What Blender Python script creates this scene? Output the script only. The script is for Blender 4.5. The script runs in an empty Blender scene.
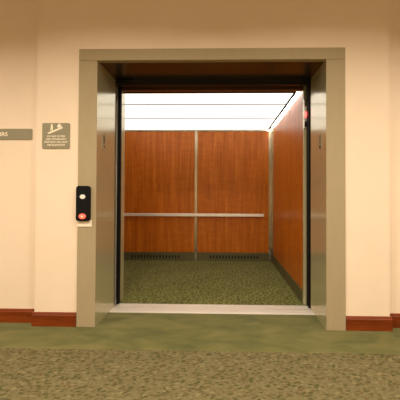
import bpy, bmesh, math, random
from mathutils import Vector, Matrix
random.seed(7)
S = bpy.context.scene
C = S.collection
PI = math.pi

# ------------------------------------------------------------------ camera
cam = bpy.data.cameras.new('camera')
co = bpy.data.objects.new('camera', cam); C.objects.link(co); S.camera = co
F = 305.0
cam.sensor_fit = 'HORIZONTAL'; cam.sensor_width = 36.0; cam.lens = F / 400 * 36
cam.shift_x = -15.11 / 400; cam.shift_y = -9.675 / 400
cam.clip_start = .02; cam.clip_end = 60
yaw, pitch, roll = 0.0224, 0.0138, 0.0041
fw = Vector((-math.sin(yaw)*math.cos(pitch), math.cos(yaw)*math.cos(pitch), math.sin(pitch)))
rt = Vector((math.cos(yaw), math.sin(yaw), 0)); up = rt.cross(fw)
r2 = math.cos(roll)*rt + math.sin(roll)*up; u2 = -math.sin(roll)*rt + math.cos(roll)*up
m = Matrix((r2, u2, -fw)).transposed().to_4x4(); m.translation = Vector((0.0924, -2.418, 1.0586))
co.matrix_world = m

# ------------------------------------------------------------------ world, exposure
w = bpy.data.worlds.new('world'); S.world = w; w.use_nodes = True
w.node_tree.nodes['Background'].inputs[0].default_value = (1, .8, .55, 1)
w.node_tree.nodes['Background'].inputs[1].default_value = .02
S.view_settings.view_transform = 'Standard'; S.view_settings.look = 'None'
S.view_settings.gamma = 1; S.view_settings.use_curve_mapping = False
S.view_settings.exposure = 0.0
HALL_POWER = 45.0
HALL_SPREAD = math.radians(153)
HALL_COLOR = (1.0, .86, .70)
HALL_SPOTS = [(-2.75, -1.6), (-.75, -1.6), (.85, -1.6), (2.75, -1.6), (-1.5, -3.5), (1.5, -3.5)]
CEIL_Z = 2.82
CAR_PANEL = 1.5          # emission strength of the luminous ceiling panels
CAR_TUBE = 20.0

# ------------------------------------------------------------------ materials
def mat(name, col, rough=.5, metal=0, coat=0, spec=.5):
    m = bpy.data.materials.new(name); m.use_nodes = True
    b = m.node_tree.nodes['Principled BSDF']
    b.inputs['Base Color'].default_value = (*col, 1); b.inputs['Roughness'].default_value = rough
    b.inputs['Metallic'].default_value = metal; b.inputs['Coat Weight'].default_value = coat
    b.inputs['Coat Roughness'].default_value = .08
    b.inputs['Specular IOR Level'].default_value = spec
    return m, m.node_tree, b
def node(t, kind, **kw):
    n = t.nodes.new(kind)
    for k, v in kw.items():
        if k in n.inputs: n.inputs[k].default_value = v
        else: setattr(n, k, v)
    return n
def ramp(t, fac, stops, interp='LINEAR'):
    r = t.nodes.new('ShaderNodeValToRGB'); e = r.color_ramp.elements; r.color_ramp.interpolation = interp
    while len(e) < len(stops): e.new(.5)
    for i, (p, c) in enumerate(stops):
        e[i].position = p; e[i].color = (*c, 1)
    t.links.new(fac, r.inputs[0]); return r.outputs[0]
def coords(t, scale=(1,1,1), rot=(0,0,0)):
    tc = t.nodes.new('ShaderNodeTexCoord'); mp = t.nodes.new('ShaderNodeMapping')
    mp.inputs['Scale'].default_value = scale; mp.inputs['Rotation'].default_value = rot
    t.links.new(tc.outputs['Object'], mp.inputs[0]); return mp.outputs[0]
def mixc(t, fac, a, b, mode='MIX'):
    n = t.nodes.new('ShaderNodeMix'); n.data_type = 'RGBA'; n.blend_type = mode
    for s, v in ((0, fac), (6, a), (7, b)):
        if hasattr(v, 'is_output'): t.links.new(v, n.inputs[s])
        elif isinstance(v, tuple): n.inputs[s].default_value = (*v, 1)
        else: n.inputs[s].default_value = v
    return n.outputs[2]
def bump(t, b, h, strength=.2, dist=.01):
    n = node(t, 'ShaderNodeBump', Strength=strength, Distance=dist)
    t.links.new(h, n.inputs['Height']); t.links.new(n.outputs[0], b.inputs['Normal'])
def noise(t, vec, scale, detail=2, rough=.5, dist=0):
    n = node(t, 'ShaderNodeTexNoise', Scale=scale, Detail=detail, Roughness=rough, Distortion=dist)
    t.links.new(vec, n.inputs['Vector']); return n.outputs[0]

def wall_paint():
    m, t, b = mat('wall_paint', (.80, .67, .50), .6, spec=.3)
    n = noise(t, coords(t), 3.0, 3)
    t.links.new(ramp(t, n, [(.3, (.79, .66, .50)), (.7, (.82, .685, .53))]), b.inputs['Base Color'])
    bump(t, b, noise(t, coords(t), 260, 2), .08, .002)
    return m
def brushed(name, c1, c2, rough, stretch=(3, 3, 60), metal=1, aniso=0):
    m, t, b = mat(name, c1, rough, metal)
    n = noise(t, coords(t, stretch), 8, 3, .6)
    t.links.new(ramp(t, n, [(.3, c1), (.7, c2)]), b.inputs['Base Color'])
    if aniso:
        b.inputs['Anisotropic'].default_value = aniso
    return m
def wood(name, cols, rough=.35, coat=.3, scale=1.0, horizontal=False):
    m, t, b = mat(name, cols[0], rough, 0, coat)
    sc = (1.2, 14, 14) if horizontal else (14, 14, .7)
    v = coords(t, sc)
    n1 = noise(t, v, 1.6*scale, 5, .6, .6)
    n2 = noise(t, coords(t, (3, 60, 60) if horizontal else (90, 90, 3)), 2.0, 3, .6)
    c = ramp(t, n1, [(.32, cols[0]), (.52, cols[1]), (.70, cols[2])])
    d = ramp(t, n2, [(.35, (.78, .74, .70)), (.6, (1, 1, 1))])
    if not horizontal:   # faint cross figure of the veneer
        n3 = noise(t, coords(t, (4, 4, 16)), 1.5, 3, .6, .4)
        c = mixc(t, .6, c, ramp(t, n3, [(.35, (.84, .82, .80)), (.65, (1.1, 1.1, 1.1))]), 'MULTIPLY')
    t.links.new(mixc(t, .75, c, d, 'MULTIPLY'), b.inputs['Base Color'])
    b.inputs['Specular IOR Level'].default_value = .3
    return m
def pattern_carpet():
    m, t, b = mat('patterned_carpet', (.3, .24, .12), .95, spec=.1)
    v = coords(t, (1, 1, 1))
    wob = noise(t, v, 14, 2)
    nv = t.nodes.new('ShaderNodeVectorMath'); nv.operation = 'MULTIPLY_ADD'
    t.links.new(wob, nv.inputs[0]); nv.inputs[1].default_value = (.05, .05, 0); t.links.new(v, nv.inputs[2])
    mp = t.nodes.new('ShaderNodeMapping'); mp.inputs['Scale'].default_value = (17, 30, 1); mp.inputs['Rotation'].default_value = (0, 0, .2)
    t.links.new(nv.outputs[0], mp.inputs[0])
    vo = node(t, 'ShaderNodeTexVoronoi', Scale=1.9, Randomness=.9); t.links.new(mp.outputs[0], vo.inputs['Vector'])
    blob = ramp(t, vo.outputs['Distance'], [(.28, (.9, .9, .9)), (.58, (0, 0, 0))])
    sep = t.nodes.new('ShaderNodeSeparateColor'); t.links.new(vo.outputs['Color'], sep.inputs[0])
    pick = ramp(t, sep.outputs[0], [(0, (.060, .060, .018)), (.40, (.115, .075, .035)), (.55, (.20, .17, .08)), (.70, (.075, .065, .022))], 'CONSTANT')
    base = ramp(t, noise(t, v, 45, 4, .75), [(.3, (.10, .085, .037)), (.7, (.19, .16, .078))])
    c = mixc(t, blob, base, pick)
    c = mixc(t, .6, c, ramp(t, noise(t, v, 330, 2), [(.3, (.6, .6, .6)), (.7, (1.2, 1.2, 1.2))]), 'MULTIPLY')
    t.links.new(c, b.inputs['Base Color'])
    bump(t, b, noise(t, v, 350, 2), .5, .004)
    return m
def border_carpet():
    m, t, b = mat('plain_green_carpet', (.2, .2, .07), .95, spec=.1)
    v = coords(t, (1, 2.2, 1))
    c = ramp(t, noise(t, v, 3.2, 4, .6, .5), [(.3, (.064, .070, .015)), (.5, (.106, .103, .024)), (.72, (.150, .132, .038))])
    c = mixc(t, .5, c, ramp(t, noise(t, coords(t), 300, 2), [(.3, (.7, .7, .7)), (.7, (1.15, 1.15, 1.15))]), 'MULTIPLY')
    t.links.new(c, b.inputs['Base Color'])
    b.inputs['Sheen Weight'].default_value = .15
    bump(t, b, noise(t, coords(t), 320, 2), .4, .004)
    return m
def car_carpet():
    m, t, b = mat('green_figured_carpet', (.2, .2, .08), .95, spec=.1)
    v = coords(t)
    wv = node(t, 'ShaderNodeTexWave', Scale=5.5, Distortion=7.0, Detail=2.0); wv.inputs['Detail Scale'].default_value = 3
    mp = coords(t, (1.4, 2.2, 1), (0, 0, .75)); t.links.new(mp, wv.inputs['Vector'])
    c = ramp(t, wv.outputs['Fac'], [(.15, (.055, .060, .015)), (.5, (.12, .12, .034)), (.85, (.21, .20, .072))])
    c = mixc(t, .7, c, ramp(t, noise(t, v, 70, 3, .7), [(.35, (.65, .65, .6)), (.65, (1.15, 1.15, 1.15))]), 'MULTIPLY')
    t.links.new(c, b.inputs['Base Color'])
    bump(t, b, noise(t, v, 320, 2), .4, .004)
    return m
def emit(name, col, strength, base=(.9, .9, .88)):
    m, t, b = mat(name, base, .4)
    b.inputs['Emission Color'].default_value = (*col, 1); b.inputs['Emission Strength'].default_value = strength
    return m

M = dict(
    wall=wall_paint(),
    ceil=mat('ceiling_paint', (.75, .66, .5), .8)[0],
    frame=brushed('bronze_tinted_steel', (.36, .293, .178), (.375, .308, .188), .55, (3, 3, .5), 0),
    jamb=brushed('polished_frame_steel', (.53, .49, .29), (.57, .525, .32), .19, (40, 40, .5), .4),
    steel=brushed('brushed_steel', (.68, .65, .56), (.78, .74, .66), .25, (40, 40, .6), .8),
    sill=brushed('aluminium_sill', (.80, .76, .68), (.88, .84, .76), .38, (.6, 40, 40), .5),
    dark=mat('black_rubber', (.004, .004, .004), .7, spec=.15)[0],
    track=mat('blackened_track_steel', (.016, .013, .010), .3, .6)[0],
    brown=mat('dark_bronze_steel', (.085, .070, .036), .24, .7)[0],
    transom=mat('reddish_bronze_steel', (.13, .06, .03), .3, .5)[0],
    kick=brushed('kick_plate_steel', (.095, .085, .035), (.125, .11, .05), .42, (.6, 40, 40), .2),
    post=brushed('satin_post_steel', (.42, .345, .215), (.50, .42, .28), .24, (40, 40, .6), .8),
    vent=mat('vent_void', (.01, .012, .008), .8)[0],
    panel=wood('cherry_laminate', [(.38, .092, .004), (.48, .127, .008), (.58, .175, .015)], .34, .0),
    base=wood('cherry_baseboard', [(.13, .022, .003), (.19, .035, .004), (.25, .052, .008)], .35, .2, 1, True),
    hall_carpet=pattern_carpet(), border=border_carpet(), car_carpet=car_carpet(),
    sign=mat('taupe_sign_plastic', (.25, .23, .145), .45)[0],
    cream=mat('raised_cream_plastic', (.88, .80, .62), .5)[0],
    white=mat('white_enamel', (.82, .80, .76), .4)[0],
    plate=mat('pale_plate', (.86, .74, .58), .5)[0],
    diffuser=emit('luminous_ceiling_diffuser', (1, .97, .88), CAR_PANEL),
    diffuser_dim=emit('luminous_ceiling_diffuser_rear', (1, .96, .86), CAR_PANEL*.9),
    tube_dim=emit('fluorescent_tube_rear', (1, .98, .93), CAR_TUBE*.25),
    tube=emit('fluorescent_tube', (1, .98, .93), CAR_TUBE),
    red=emit('lit_red_button', (1, .16, .08), .5, (.7, .12, .08)),
    lantern=emit('lit_red_arrow', (1, .06, .05), 5, (.8, .05, .05)),
    lamp=emit('downlight_lens', HALL_COLOR, 3.0),
    ink=mat('dark_engraving', (.025, .016, .012), .9, spec=.05)[0],
)

# ------------------------------------------------------------------ helpers
def box(bm, x0, x1, y0, y1, z0, z1):
    r = bmesh.ops.create_cube(bm, size=1)
    bmesh.ops.scale(bm, vec=(x1-x0, y1-y0, z1-z0), verts=r['verts'])
    bmesh.ops.translate(bm, vec=((x0+x1)/2, (y0+y1)/2, (z0+z1)/2), verts=r['verts'])
    return r['verts']
def obj(name, bm, m, parent=None, bev=0, smooth=False):
    me = bpy.data.meshes.new(name)
    bmesh.ops.recalc_face_normals(bm, faces=bm.faces)
    bm.to_mesh(me); bm.free()
    for x in (m if isinstance(m, (list, tuple)) else [m]): me.materials.append(x)
    o = bpy.data.objects.new(name, me); C.objects.link(o)
    if parent:
        o.parent = parent
        # meshes are written in world coordinates; move them into the parent's frame
        p = parent; off = Vector(p.location)
        while p.parent: p = p.parent; off += Vector(p.location)
        me.transform(Matrix.Translation(-off))
    if bev:
        b = o.modifiers.new('bevel', 'BEVEL'); b.width = bev; b.segments = 2; b.limit_method = 'ANGLE'
    if smooth:
        for f in me.polygons: f.use_smooth = True
    return o
def bobj(name, bx, m, parent=None, bev=0):
    bm = bmesh.new()
    for b in (bx if isinstance(bx, list) else [bx]): box(bm, *b)
    return obj(name, bm, m, parent, bev)
def struct(o): o['kind'] = 'structure'; return o
def thing(name, label, cat, loc=(0, 0, 0), group=None):
    o = bpy.data.objects.new(name, None); C.objects.link(o); o.location = loc
    o.empty_display_size = .1; o['label'] = label; o['category'] = cat
    if group: o['group'] = group
    return o
def prism(bm, pts, d, mtx):
    """pts: closed 2-D outline (x, z); extruded by d along +Y of mtx."""
    a = [bm.verts.new(mtx @ Vector((x, 0, z))) for x, z in pts]
    b = [bm.verts.new(mtx @ Vector((x, d, z))) for x, z in pts]
    bm.faces.new(a); bm.faces.new(b[::-1])
    for i in range(len(pts)): bm.faces.new((a[i], a[(i+1) % len(pts)], b[(i+1) % len(pts)], b[i]))
def rrect(w, h, r, n=6, cx=0, cz=0):
    o = []
    for sx, sz, a0 in ((1, 1, 0), (-1, 1, 90), (-1, -1, 180), (1, -1, 270)):
        for i in range(n+1):
            a = math.radians(a0 + 90*i/n)
            o.append((cx + sx*(w/2-r) + r*math.cos(a), cz + sz*(h/2-r) + r*math.sin(a)))
    return o
def ell(rx, rz, cx=0, cz=0, n=28, a0=0, a1=360):
    full = abs(a1-a0) >= 360
    k = n if full else n+1
    return [(cx + rx*math.cos(math.radians(a0+(a1-a0)*i/n)), cz + rz*math.sin(math.radians(a0+(a1-a0)*i/n))) for i in range(k)]
T = Matrix.Translation
def cyl(bm, p0, p1, r, n=20, r1=None):
    p0, p1 = Vector(p0), Vector(p1); d = p1-p0
    res = bmesh.ops.create_cone(bm, cap_ends=True, segments=n, radius1=r, radius2=r if r1 is None else r1, depth=d.length)
    bmesh.ops.transform(bm, matrix=T((p0+p1)/2) @ d.to_track_quat('Z', 'Y').to_matrix().to_4x4(), verts=res['verts'])
def text_bm(s, size, mtx, depth=.001, align='CENTER', sx=1.0):
    cu = bpy.data.curves.new('t', 'FONT'); cu.body = s; cu.size = size; cu.align_x = align; cu.extrude = depth
    cu.offset = size*.018
    o = bpy.data.objects.new('t', cu); C.objects.link(o)
    bpy.context.view_layer.update()
    me = bpy.data.meshes.new_from_object(o.evaluated_get(bpy.context.evaluated_depsgraph_get()))
    bpy.data.objects.remove(o); bpy.data.curves.remove(cu)
    me.transform(mtx @ Matrix.Rotation(PI/2, 4, 'X') @ Matrix.Diagonal((sx, 1, 1, 1)))
    bm = bmesh.new(); bm.from_mesh(me); bpy.data.meshes.remove(me); return bm

# ------------------------------------------------------------------ building
WX = 1.411            # half width of the projecting wall bay
OX, IX = 1.063, .913  # casing outer and inner half widths
HZ, OZ = 2.226, 2.134 # casing top, opening height
WY = .014             # wall surface of the bay; casing front is Y = 0
RY = WY + .064        # recessed walls
FX, BY = 4.2, -4.4    # hall extents
SF, SB = .303, .521   # landing sill front, car sill back
JD = .42              # jamb depth
HW = 2.35             # hoistway wall thickness limit
o = struct(bobj('floor', (-FX, FX, BY, -.345, -.06, 0), M['hall_carpet']))
o = struct(bobj('trim_1', [(-FX, FX, -.345, RY, -.06, .0), (-IX, IX, RY, SF, -.06, 0)], M['border']))
struct(bobj('ceiling', (-FX, FX, BY, RY+.1, CEIL_Z, CEIL_Z+.08), M['ceil']))
# the bay round the elevator, as one wall with an opening
WT = .40
struct(bobj('wall_back', [(-WX, -OX+.03, WY, WT, 0, CEIL_Z), (OX-.03, WX, WY, WT, 0, CEIL_Z), (-OX+.03, OX-.03, WY, WT, HZ-.03, CEIL_Z)], M['wall']))
struct(bobj('wall_back_left', (-FX, -WX, RY, WT, 0, CEIL_Z), M['wall']))
struct(bobj('wall_back_right', (WX, FX, RY, WT, 0, CEIL_Z), M['wall']))
struct(bobj('wall_front', (-FX, FX, BY-.1, BY, 0, CEIL_Z), M['wall']))
struct(bobj('wall_left', (-FX-.1, -FX, BY, WT, 0, CEIL_Z), M['wall']))
struct(bobj('wall_right', (FX, FX+.1, BY, WT, 0, CEIL_Z), M['wall']))
# baseboards with a stepped, rounded top edge
def baseboard(name, x0, x1, y):
    bm = bmesh.new()
    prof = [(0, 0), (-.014, 0), (-.014, .088), (-.010, .094), (-.010, .100), (-.006, .107), (-.002, .110), (0, .110)]
    a = [bm.verts.new((x0, y+p, z)) for p, z in prof]; b = [bm.verts.new((x1, y+p, z)) for p, z in prof]
    bm.faces.new(a); bm.faces.new(b[::-1])
    for i in range(len(prof)): j = (i+1) % len(prof); bm.faces.new((a[i], a[j], b[j], b[i]))
    return struct(obj(name, bm, M['base']))
baseboard('baseboard_left', -WX-.014, -OX-.006, WY)
baseboard('baseboard_right', OX+.006, WX+.014, WY)
baseboard('baseboard_far_left', -FX, -WX, RY)
baseboard('baseboard_far_right', WX, FX, RY)

# ------------------------------------------------------------------ elevator entrance frame
fr = thing('elevator_door_frame', 'wide bronze-tinted steel frame set in the wall around the open elevator', 'door frame', (0, 0, 0))
for s in (-1, 1):
    bm = bmesh.new()
    a, b = sorted((s*(IX+.0005), s*OX)); box(bm, a, b, 0, .05, 0, OZ-.0015)
    obj('casing', bm, M['frame'], fr, .0015); bm = bmesh.new()
    c, d = sorted((s*IX, s*(IX+.016))); box(bm, c, d, .0501, JD, 0, OZ); box(bm, *sorted((s*IX, s*(IX+.0004))), .002, .0501, 0, OZ)
    obj('jamb', bm, M['jamb'], fr, .0015)
bobj('head', (-OX, OX, -.001, .05, OZ, HZ), M['frame'], fr, .0015)
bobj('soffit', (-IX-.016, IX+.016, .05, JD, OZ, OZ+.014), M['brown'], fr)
# landing sill with grooves
bm = bmesh.new()
prof = [(SF, -.05), (SF, .004), (.318, .006), (.343, .006), (.343, -.012), (.355, -.012), (.355, .006), (.385, .006), (.385, -.012), (.393, -.012), (.393, .006), (.406, .006), (.406, -.05)]
a = [bm.verts.new((-IX, y, z)) for y, z in prof]; b = [bm.verts.new((IX, y, z)) for y, z in prof]
bm.faces.new(a); bm.faces.new(b[::-1])
for i in range(len(prof)): j = (i+1) % len(prof); bm.faces.new((a[i], a[j], b[j], b[i]))
obj('landing_sill', bm, M['sill'], fr)
# track header above the opening behind the soffit
hd = bobj('track_header', (-IX-.03, IX+.03, JD+.002, JD+.03, 2.084, 2.24), M['track'], fr)
tm = bobj('door_hanger', [(-.90, -.735, JD-.022, JD+.001, 2.092, 2.122), (-.885, -.76, JD-.03, JD-.021, 2.112, 2.116)], M['track'], fr, .002)

_j = M['jamb'].node_tree.nodes['Principled BSDF']; _j.inputs['Coat Weight'].default_value = .6; _j.inputs['Coat Roughness'].default_value = .12
M['frame'].node_tree.nodes['Principled BSDF'].inputs['Specular IOR Level'].default_value = .15
# landing door slid open behind the left jamb
d1 = bobj('landing_door', (-1.95, -.906, .456, .480, .014, 2.12), M['steel'], fr, .002)
bobj('leading_edge', (-.906, -.900, .454, .482, .014, 2.12), M['dark'], d1, .002)['label'] = 'black leading edge'

# ------------------------------------------------------------------ elevator car
XL, XR, YB, YF, CZ = -1.535, .886, 2.481, .56, 2.084
car = thing('elevator_car', 'open elevator car lined with cherry wood panels, green carpet and a luminous white ceiling', 'elevator', (0, 1.5, 0))
d2 = bobj('car_door', (-1.95, -.912, .496, .520, .014, 2.12), M['steel'], car, .002)   # slid open to the left
bobj('safety_edge', (-.912, -.886, .488, .526, .010, 2.12), M['dark'], d2, .004)['label'] = 'black rubber safety edge'
bobj('floor_covering', (XL, XR, SB, YB, -.05, 0), M['car_carpet'], car)
bm = bmesh.new()
prof = [(.430, -.05), (.430, .005), (.452, .005), (.452, -.010), (.462, -.010), (.462, .005), (.492, .005), (.492, -.010), (.500, -.010), (.500, .005), (SB, .004), (SB, -.05)]
a = [bm.verts.new((-IX-.6, y, z)) for y, z in prof]; b = [bm.verts.new((IX+.02, y, z)) for y, z in prof]
bm.faces.new(a); bm.faces.new(b[::-1])
for i in range(len(prof)): j = (i+1) % len(prof); bm.faces.new((a[i], a[j], b[j], b[i]))
obj('car_sill', bm, M['sill'], car)
# shells behind the panels
bobj('shell', [(XL-.03, XR+.03, YB+.012, YB+.03, 0, 2.3), (XL-.03, XL-.012, .62, YB+.03, 0, 2.3), (XR+.012, XR+.03, .70, YB+.03, 0, 2.3)], M['steel'], car)
bobj('car_top', (XL-.03, XR+.03, .60, YB+.03, 2.24, 2.26), M['white'], car)
# back wall
MX = (XL+XR)/2
KZ = .129
PT = 2.075
for x0, x1 in ((XL+.02, MX-.024), (MX+.024, XR-.048)):
    bobj('wall_panel', (x0, x1, YB-.006, YB+.012, KZ+.002, PT), M['panel'], car, .003)
    # ventilated kick plate: a plate with real slots
    bm = bmesh.new()
    box(bm, x0-.012, x1+.010, YB-.010, YB+.010, 0, .030); box(bm, x0-.012, x1+.010, YB-.010, YB+.010, .085, KZ)
    c = -.975 if x0 < -1 else .290; n = 16; pitch_ = .050; s0 = c - n*pitch_/2
    box(bm, x0-.012, s0+.012, YB-.010, YB+.010, .030, .085); box(bm, s0+n*pitch_-.012, x1+.010, YB-.010, YB+.010, .030, .085)
    for k in range(1, n): box(bm, s0+k*pitch_-.012, s0+k*pitch_+.012, YB-.010, YB+.010, .030, .085)
    kp = obj('kick_plate', bm, M['kick'], car)
    bobj('vent_opening', (s0, s0+n*pitch_, YB+.005, YB+.011, .030, .085), M['vent'], kp)
bobj('divider_post', (MX-.024, MX+.024, YB-.014, YB+.010, .20, PT), M['post'], car, .003)
bobj('divider_post', (MX-.013, MX+.013, YB-.012, YB+.010, KZ, .20), M['kick'], car, .002)
bobj('corner_post', [(XR-.048, XR, YB-.012, YB+.010, .20, PT), (XR-.010, XR+.010, YB-.19, YB-.0121, .20, PT)], M['post'], car, .003)
bobj('corner_post', (XR-.014, XR+.006, YB-.024, YB+.010, 0, .20), M['kick'], car, .002)
bobj('corner_post', (XL, XL+.02, YB-.02, YB+.010, 0, PT), M['post'], car, .003)
bobj('top_rail', (XL, XR, YB-.010, YB+.010, PT, PT+.03), M['steel'], car, .002)
# right wall: four laminate panels with fine reveals
ys = [.577, YB-.192]
n = 3
for k in range(n):
    y0 = ys[0] + (ys[1]-ys[0])*k/n; y1 = ys[0] + (ys[1]-ys[0])*(k+1)/n
    bobj('wall_panel', (XR-.004, XR+.012, y0+.003, y1-.003, KZ+.002, PT), M['panel'], car, .002)
bobj('kick_plate', (XR-.008, XR+.010, .577, YB-.024, 0, KZ), M['kick'], car, .002)
bobj('top_rail', (XR-.004, XR+.012, .577, YB-.012, PT, 2.20), M['white'], car)
# left wall (hidden from the hall, seen in reflections)
for k in range(n):
    y0 = .74 + (ys[1]-.74)*k/n; y1 = .74 + (ys[1]-.74)*(k+1)/n
    bobj('wall_panel', (XL-.012, XL+.004, y0+.003, y1-.003, KZ+.002, PT), M['panel'], car, .002)
bobj('kick_plate', (XL-.010, XL+.008, .74, YB-.024, 0, KZ), M['kick'], car, .002)
# front returns and transom
bobj('front_return', (XL-.02, -.905, .56, .683, 0, 2.20), M['jamb'], car, .003)
bobj('front_return', (.880, .935, .545, .575, 0, 2.20), M['jamb'], car, .003)
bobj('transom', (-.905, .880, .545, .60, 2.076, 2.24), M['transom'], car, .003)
bobj('gap_shade_strip', (.906, .935, .45, .536, 0, 2.2), M['dark'], car)  # black strip added to paint the shade of the gap beside the jamb
# handrail on brackets
hr_bm = bmesh.new(); RZ = .733
for zz in (0,):
    vs = box(hr_bm, XL+.06, .756, YB-.070, YB-.056, RZ-.023, RZ+.023)
hr = obj('handrail', hr_bm, M['sill'], car, .004)
for x in (-1.42, MX, .66):
    bm = bmesh.new(); cyl(bm, (x, YB-.058, RZ), (x, YB-.006, RZ), .011, 14); cyl(bm, (x, YB-.012, RZ), (x, YB-.006, RZ), .024, 18)
    obj('bracket', bm, M['steel'], hr)
# luminous ceiling panels in dark frames
EX = .835
rows = [(.64, 1.030), (1.030, 1.659), (1.659, 2.40)]
for (y0, y1) in rows:
    pn = bobj('ceiling_panel', (XL+.05, EX-.025, y0+.008, y1-.008, CZ, CZ+.02), M['diffuser_dim' if y1 > 2 else 'diffuser'], car, .002)
    bm = bmesh.new()
    box(bm, EX-.024, EX, y0, y1, CZ-.006, CZ+.026); box(bm, XL+.04, XL+.049, y0, y1, CZ-.004, CZ+.026)
    box(bm, XL+.05, EX-.025, y1-.006, y1, CZ-.005, CZ+.026); box(bm, XL+.05, EX-.025, y0, y0+.006, CZ-.005, CZ+.026)
    obj('panel_frame', bm, M['dark'], pn)
for k, (y0, y1) in enumerate(((.66, 1.50), (1.56, 2.40))):
    bm = bmesh.new(); cyl(bm, (EX+.028, y0, CZ+.055), (EX+.028, y1, CZ+.055), .014, 16)
    tb = obj('light_tube', bm, M['tube'], car, smooth=False)
    for ya, yb in ((y0-.02, y0), (y1, y1+.02)):
        bm = bmesh.new(); cyl(bm, (EX+.028, ya, CZ+.055), (EX+.028, yb, CZ+.055), .015, 16); obj('tube_cap', bm, M['steel'], tb)
bm = bmesh.new(); cyl(bm, (XL+.08, YB-.045, CZ+.055), (XR-.08, YB-.045, CZ+.055), .012, 16)
obj('light_tube', bm, M['tube_dim'], car)
# direction lantern on the right return of the car
ln = bobj('direction_lantern', (.881, .912, .530, .544, 1.70, 1.98), M['steel'], car, .003)
ln['label'] = 'steel lantern with lit red arrow'
bm = bmesh.new(); prism(bm, [(-.013, .024), (.013, .024), (.013, -.008), (.0, -.032), (-.013, -.008)], .006, T((.8965, .524, 1.833))); obj('red_arrow', bm, M['lantern'], ln)
bm = bmesh.new(); prism(bm, [(-.011, -.03), (.011, -.03), (.011, .005), (0, .03), (-.011, .005)], .005, T((.8965, .525, 1.745))); obj('dark_arrow', bm, M['ink'], ln)

# ------------------------------------------------------------------ call station
cs = thing('call_station', 'black call station with white and lit red buttons on the left frame', 'elevator button panel', (-1.009, 0, .98))
bobj('label_plate', (-1.062, -.945, -.006, 0, .797, .850), M['plate'], cs, .002)
bm = bmesh.new(); prism(bm, rrect(.113, .280, .022), .020, T((-1.009, -.026, .983))); obj('housing', bm, M['dark'], cs, .003)
bm = bmesh.new(); prism(bm, ell(.022, .018, n=24), .007, T((-1.009, -.033, 1.037))); ub = obj('up_button', bm, M['white'], cs, .002)
bm = bmesh.new(); prism(bm, [(-.010, -.008), (.010, -.008), (0, .010)], .001, T((-1.009, -.034, 1.037))); obj('arrow_mark', bm, M['plate'], ub)
bm = bmesh.new(); prism(bm, ell(.029, .022, n=28), .008, T((-1.010, -.034, .882))); rb = obj('down_button', bm, M['red'], cs, .002)
bm = bmesh.new(); prism(bm, [(-.014, .006), (.014, .006), (0, -.012)], .001, T((-1.010, -.0352, .882))); obj('arrow_mark', bm, M['plate'], rb)

# ------------------------------------------------------------------ floor number plates on the jambs
def number_plate(s, label):
    y = .142; t = thing('floor_number_plate', label, 'floor number plate', (s*IX, y, 1.50), 'floor number plates on the door jambs')
    rot = Matrix.Rotation(-s*PI/2, 4, 'Z') if s < 0 else Matrix.Rotation(-PI/2, 4, 'Z')
    base = T((s*IX, y, 1.50)) @ (Matrix.Rotation(PI/2, 4, 'Z') if s < 0 else Matrix.Rotation(-PI/2, 4, 'Z'))
    bm = bmesh.new(); prism(bm, rrect(.062, .125, .006), .003, base @ T((0, -.003, 0))); obj('plate', bm, M['frame'], t)
    obj('floor_number', text_bm('1', .095, base @ T((0, -.0035, -.010)), .0012), M['ink'], t)
    bm = bmesh.new()
    if s > 0: prism(bm, rrect(.030, .026, .003), .002, base @ T((0, -.005, -.040)))
    else: prism(bm, rrect(.024, .010, .003), .002, base @ T((.006, -.005, -.040)))
    obj('raised_mark', bm, M['ink'], t)
number_plate(-1, 'small floor number plate on the inner face of the left jamb')
number_plate(1, 'small floor number plate on the inner face of the right jamb')

# ------------------------------------------------------------------ signs
sg = thing('fire_safety_sign', 'square taupe sign with stair pictogram and four lines of text left of the elevator', 'sign', (-1.249, WY, 1.527))
sy = WY-.006
bm = bmesh.new(); prism(bm, rrect(.226, .208, .014), .006, T((-1.249, sy, 1.527))); obj('sign_board', bm, M['sign'], sg, .001)
bm = bmesh.new()
# stairs rising to the right
x0, z0 = -1.315, 1.548
st = [(0, 0)]
for k in range(6): st += [(k*.020, (k+1)*.0085), ((k+1)*.020, (k+1)*.0085)]
st += [(.120, .040), (.010, -.006)]
prism(bm, st, .0015, T((x0, sy-.0015, z0)))
obj('stair_pictogram', bm, M['cream'], sg)
bm = bmesh.new()   # figure on the stairs
mt = T((-1.283, sy-.0015, 1.598))
prism(bm, ell(.0075, .0075, 0, .018, 14), .0015, mt)
prism(bm, [(-.009, .009), (.009, .009), (.011, -.010), (.006, -.012), (.010, -.034), (.003, -.034), (-.001, -.014), (-.008, -.030), (-.014, -.028), (-.007, -.008)], .0015, mt)
obj('walking_figure_pictogram', bm, M['cream'], sg)
bm = bmesh.new()   # flame
mt = T((-1.222, sy-.0015, 1.606))
prism(bm, [(-.014, -.012), (-.018, .002), (-.010, .008), (-.007, .020), (.000, .012), (.005, .024), (.010, .010), (.018, .004), (.015, -.012)], .0015, mt)
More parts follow.
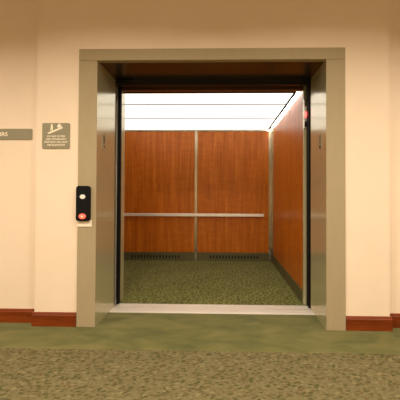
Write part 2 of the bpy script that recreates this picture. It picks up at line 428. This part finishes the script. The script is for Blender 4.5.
obj('flame_pictogram', bm, M['cream'], sg)
for k, (s, wd) in enumerate((('IN CASE OF FIRE', 1.02), ('USE STAIRWAY', 1.25), ('FOR EXIT DO NOT', 1.15), ('USE ELEVATOR', 1.12))):
    obj('sign_text', text_bm(s, .0195, T((-1.247, sy-.0004, 1.517-.0235*k)), .0006, sx=wd), M['cream'], sg)
ls = thing('wayfinding_sign', 'long taupe wayfinding sign with cream capitals at the left edge, cut by the frame', 'sign', (-1.80, RY, 1.555))
ly = RY-.006
bm = bmesh.new(); prism(bm, rrect(.62, .092, .010), .006, T((-1.795, ly, 1.553))); obj('sign_board', bm, M['sign'], ls, .001)
obj('sign_text', text_bm('STAIRS', .046, T((-1.690, ly-.0004, 1.538)), .0008, 'RIGHT', 1.1), M['cream'], ls)

# ------------------------------------------------------------------ hall downlights (in the ceiling, above the view)
def downlight(x, y, label):
    t = thing('recessed_downlight', label, 'ceiling light', (x, y, CEIL_Z), 'recessed downlights in the hall ceiling')
    bm = bmesh.new()
    n = 32; ro, ri = .12, .10
    rings = [(ro, -.001), (ro, -.006), (ri, -.006), (ri, -.001)]
    vs = [[bm.verts.new((x+r*math.cos(2*PI*i/n), y+r*math.sin(2*PI*i/n), CEIL_Z+z)) for i in range(n)] for r, z in rings]
    for k in range(4):
        for i in range(n): bm.faces.new((vs[k][i], vs[k][(i+1) % n], vs[(k+1) % 4][(i+1) % n], vs[(k+1) % 4][i]))
    obj('trim_ring', bm, M['white'], t)
    bm = bmesh.new(); cyl(bm, (x, y, CEIL_Z-.003), (x, y, CEIL_Z-.001), .099, 32); obj('lens', bm, M['lamp'], t)
    l = bpy.data.lights.new('downlight', 'AREA'); l.shape = 'DISK'; l.size = .2; l.energy = HALL_POWER; l.color = HALL_COLOR; l.spread = HALL_SPREAD
    lo = bpy.data.objects.new('downlight_lamp', l); C.objects.link(lo); lo.location = (0, 0, -.012); lo.parent = t
for x, y in HALL_SPOTS:
    downlight(x, y, 'round recessed downlight in the hall ceiling')
